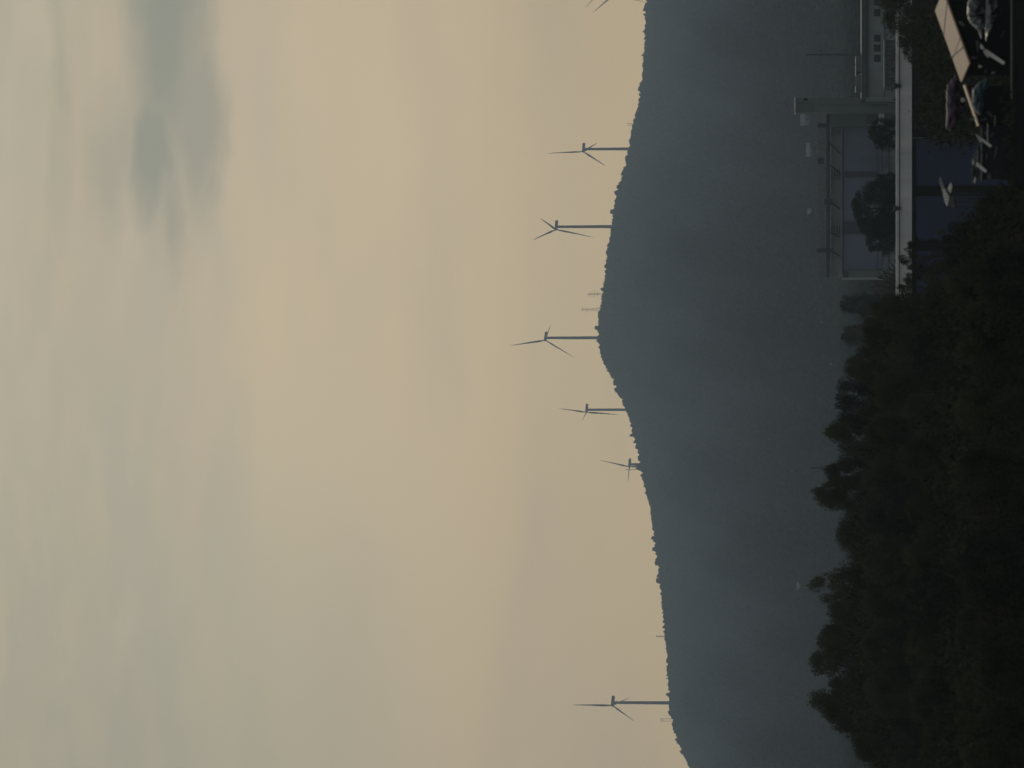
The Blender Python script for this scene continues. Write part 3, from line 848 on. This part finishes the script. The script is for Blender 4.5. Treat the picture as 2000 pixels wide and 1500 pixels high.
board([(1904,344),(1905.5,352),(1903,359),(1901,354)], 158, 157.8, 'thin pale sliver half lost among the near trees')
board([(1911,286),(1911.5,312),(1908,330),(1908,345),(1904,346),(1900,326),(1899,306)], 159.5, 159.2, 'dull grey green slab leaning behind the short pale board', 'stone_slab', 'slab', 'dull_slab', .12, None)
board([(1898,322),(1901,330),(1899.5,359),(1896,358)], 159.6, 159.4, 'narrow dull slab standing at the edge of the near trees', 'stone_slab', 'slab', 'dull_slab', .1, None)
board([(1896.5,253),(1899,257),(1901,263),(1898,264),(1896,259)], 158.5, 158.3, 'small dull stump of wood beside the notched board', 'wood_stump', 'stump', 'dull_slab', .12, None)
board([(1912,252),(1914,258),(1916,270),(1914,266),(1910,256)], 158.7, 158.5, 'thin dull stake crossing above the notched board', 'wood_stake', 'stake', 'dull_slab', .04, None)
board([(1925,254),(1928,258),(1927,264),(1923,262)], 158.7, 158.5, 'small dull grey block behind the notched board', 'stone_block', 'block', 'dull_slab', .2, None)
board([(1931,337),(1935,340),(1936,349),(1931,349),(1928,343)], 155.6, 155.4, 'dull grey block at the foot of the short pale board', 'stone_block', 'block', 'dull_slab', .2, None)
board([(1872,39),(1878,40),(1884,48),(1882,52),(1876,47)], 158, 157.6, 'dim grey scrap of sheet between the tan roof and the crumpled sheet', 'sheet_scrap', 'scrap', 'dull_slab', .03, None)
board([(1906,78),(1912,80),(1911,102),(1908,100)], 153, 152.8, 'dim upright scrap behind the stub of pale board', 'sheet_scrap', 'scrap', 'yard_block', .03, None)
board([(1857,385),(1863,384),(1866,405),(1861,409),(1856,400)], 197, 196.8, 'dull mottled slab just below the stubby pale board', 'stone_slab', 'slab', 'dull_slab', .1, None)
for k, (x, y, w_, h_, D) in enumerate([(1899,232,9,4,157),(1922,232,12,3,156.6),(1934,222,5,14,155.2),(1943,236,3,20,154.6),(1938,262,6,8,155),(1917,296,8,3,157),
        (1926,306,3,11,156.4),(1903,112,9,4,155.6),(1925,138,4,8,154.4),(1940,142,7,5,153.8),(1952,30,4,22,152.6),(1958,66,3,16,152.3),(1944,300,3,26,154.2)]):
    a_ = rs0.uniform(-.5, .5)
    pts = [(x + (sx*w_/2)*math.cos(a_) - (sy*h_/2)*math.sin(a_) + rs0.uniform(-1, 1), y + (sx*w_/2)*math.sin(a_) + (sy*h_/2)*math.cos(a_) + rs0.uniform(-1, 1)) for sx, sy in ((-1,-1),(1,-1),(1,.2),(.6,1),(-1,1))]
    board(pts, D, D-.1, 'dim scrap of board or sheet lying about in the dark yard', 'sheet_scrap', 'scrap', 'yard_block' if k % 3 else 'dull_slab', .03, 'dim scraps in the dark yard')
# dry stalks standing among the near trees below the boards
rs_ = random.Random(5)
q = MB()
for k in range(26):
    x, y = rs_.uniform(1856, 1872), rs_.uniform(366, 452)
    p = at(x, y, 193 + rs_.uniform(-1, 1)); h_ = rs_.uniform(.25, .6)
    q.tube([p + Vector((0, 0, -1.2)), p + Vector((rs_.uniform(-.08, .08), 0, 0)), p + Vector((rs_.uniform(-.3, .3), 0, h_))], [.018, .014, .005], 4)
tag(q.build('dry_stalks', M['dull_slab']), 'pale dry stalks standing above the near trees', 'stalks', None, 'stuff')
# small glints: enamel buckets
def bucket(x, y, D, r, label):
    p = at(x, y, D); q = MB()
    pts = [(p.x, p.y, p.z - r*1.9), (p.x, p.y, p.z)]
    q.tube(pts, [r*.75, r], 14); q.tube([(p.x, p.y, p.z-.01), (p.x, p.y, p.z+.012)], [r*1.06, r*1.06], 14)
    tag(q.build('bucket', M['plank'], None, True), label, 'bucket')
bucket(1878, 195, 164, .08, 'small pale bucket against the purple sheet')
bucket(1912, 130, 160, .06, 'tiny pale bucket below the lower corner of the tan roof')
# draped sheets: wrinkled, with thickness
def drape(name, outline_pts, D, mt, label, cat, seed, amp=.12, depth=.5):
    """a wrinkled cloth hung over something: a rounded shell filling the outline given in photo pixels"""
    rg = random.Random(seed)
    P_ = [at(x, y, D) for (x, y) in outline_pts]
    c_ = sum(P_, Vector())/len(P_)
    rings, n = 9, 72
    loop = []
    for i in range(n):
        f_ = i/n*len(P_); k = int(f_); u_ = f_-k
        q_ = P_[k % len(P_)].lerp(P_[(k+1) % len(P_)], u_)
        loop.append(q_ + (c_ - q_)*rg.uniform(-.035, .06))
    vs, fs = [], []
    ph = [rg.uniform(0, 6.28) for _ in range(6)]
    for j in range(rings+1):
        s = 1 - j/rings
        for i, p in enumerate(loop):
            q = c_.lerp(p, s)
            bul = depth*math.sqrt(max(0, 1-s*s))
            wr = 2.2*amp*(math.sin(i*.55+ph[0]+s*3) + .6*math.sin(i*1.1+ph[1]-s*5) + .5*math.sin(s*14+ph[2]+i*.17))*s*(1-s)*2.2
            vs.append(q + Vector((0, -bul + wr, wr*.4)))
    for j in range(rings):
        for i in range(n):
            fs.append((j*n+i, j*n+(i+1) % n, (j+1)*n+(i+1) % n, (j+1)*n+i))
    fs.append(tuple(range(rings*n, rings*n+n)))
    base = len(vs)
    vs += [p + Vector((0, .35, 0)) for p in loop]
    fs += [(i, base+i, base+(i+1) % n, (i+1) % n) for i in range(n)] + [tuple(range(base+n-1, base-1, -1))]
    q = MB(); q.add(vs, fs)
    o = q.build(name, M[mt], None, True)
    return tag(o, label, cat)
drape('tarpaulin', [(1866,147),(1852,162),(1848,180),(1849,215),(1848,250),(1858,256),(1870,235),(1884,215),(1884,190),(1874,165)], 176, 'purple', 'dull purple tarpaulin bulging behind the lower end of the tan roof', 'tarpaulin', 1)
drape('tarpaulin', [(1931,150),(1912,160),(1900,174),(1899,206),(1907,218),(1914,226),(1921,203),(1921,180),(1932,168)], 156, 'teal', 'teal tarpaulin over a stack, below the narrow roof edge', 'tarpaulin', 2, .08)
drape('plastic_sheet', [(1896,-14),(1890,10),(1889,25),(1892,38),(1901,50),(1911,58),(1917,74),(1922,60),(1922,30),(1922,-14)], 154, 'film', 'crumpled pale plastic sheet hanging near the picture edge', 'plastic sheet', 3, .16)
drape('plastic_sheet', [(1926,-14),(1925,30),(1925,60),(1926,80),(1932,66),(1941,45),(1947,20),(1949,-14)], 153, 'film', 'lower fold of pale plastic sheet tapering to a point by the slanting board', 'plastic sheet', 4, .12)
# trim edges of the teal stack
q = MB(); q.tube([at(1899, 171, 155.4), at(1898.5, 208, 155.4)], .02, 6); tag(q.build('rail', M['plank']), 'thin pale rail along the top of the teal tarpaulin', 'rail')
q = MB(); q.tube([at(1929, 241, 155), at(1929, 278, 155)], .018, 6); tag(q.build('rail', M['plank']), 'thin pale rail below the slanting board at the lean to', 'rail')
# grey block wall behind the clutter and the pipe along the bottom
wallb = empty('yard_wall', (at(1960, 240, 162).x, 161, 0), 'low dull grey yard wall behind the boards', 'wall')
a_, c_ = at(1921, 215, 161), at(1940, 350, 161)
q = WMB(); q.box(c_.x, a_.x, 161, 161.4, g(161)-.3, a_.z); q.build('wall', M['yard_block'], wallb)
q = WMB(); q.box(c_.x-.05, a_.x+.05, 160.93, 161.47, a_.z, a_.z+.07); q.build('coping', M['yard_block'], wallb)
pr = empty('pipe_rail', (at(1977, 110, 140).x, 140, 0), 'long faint grey rail along the bottom of the dark yard', 'rail')
a_, c_ = at(1977, -40, 140), at(1977, 192, 140)
q = WMB(); q.tube([a_, c_], .05, 8); q.build('top_rail', M['steel'], pr)
for k in range(5):
    p_ = c_.lerp(a_, (k+.2)/5)
    q = WMB(); q.tube([p_, Vector((p_.x, p_.y, g(140)))], .03, 6); q.build('post', M['steel'], pr)
# dark house block that closes the corner of the yard
blk = empty('dark_house', (at(1980, 60, 120).x, 120, 0), 'dark unlit house roof filling the lower corner of the yard', 'house')
a_, c_ = at(1992, -80, 120), at(2080, 330, 120)
q = WMB(); q.box(c_.x, a_.x, 120, 127, g(120)-.3, a_.z-.6); q.build('wall', M['roof_dark'], blk)
q = WMB(); q.add([(c_.x-.3,119.6,a_.z-.6),(a_.x+.3,119.6,a_.z-.6),(a_.x+.3,127.4,a_.z-.6),(c_.x-.3,127.4,a_.z-.6),(c_.x-.3,123.5,a_.z),(a_.x+.3,123.5,a_.z)],
                 [(0,1,5,4),(2,3,4,5),(1,2,5),(3,0,4),(0,3,2,1)]); q.build('roof', M['roof_dark'], blk)

# ------------------------------------------------------------------ render
SC.render.engine = 'CYCLES'
SC.cycles.use_denoising = True
SC.cycles.max_bounces = 6
SC.cycles.volume_bounces = 1
SC.cycles.sample_clamp_indirect = 4
SC.view_settings.view_transform = 'Standard'
SC.view_settings.look = 'None'
SC.view_settings.exposure = 0
SC.view_settings.gamma = 1
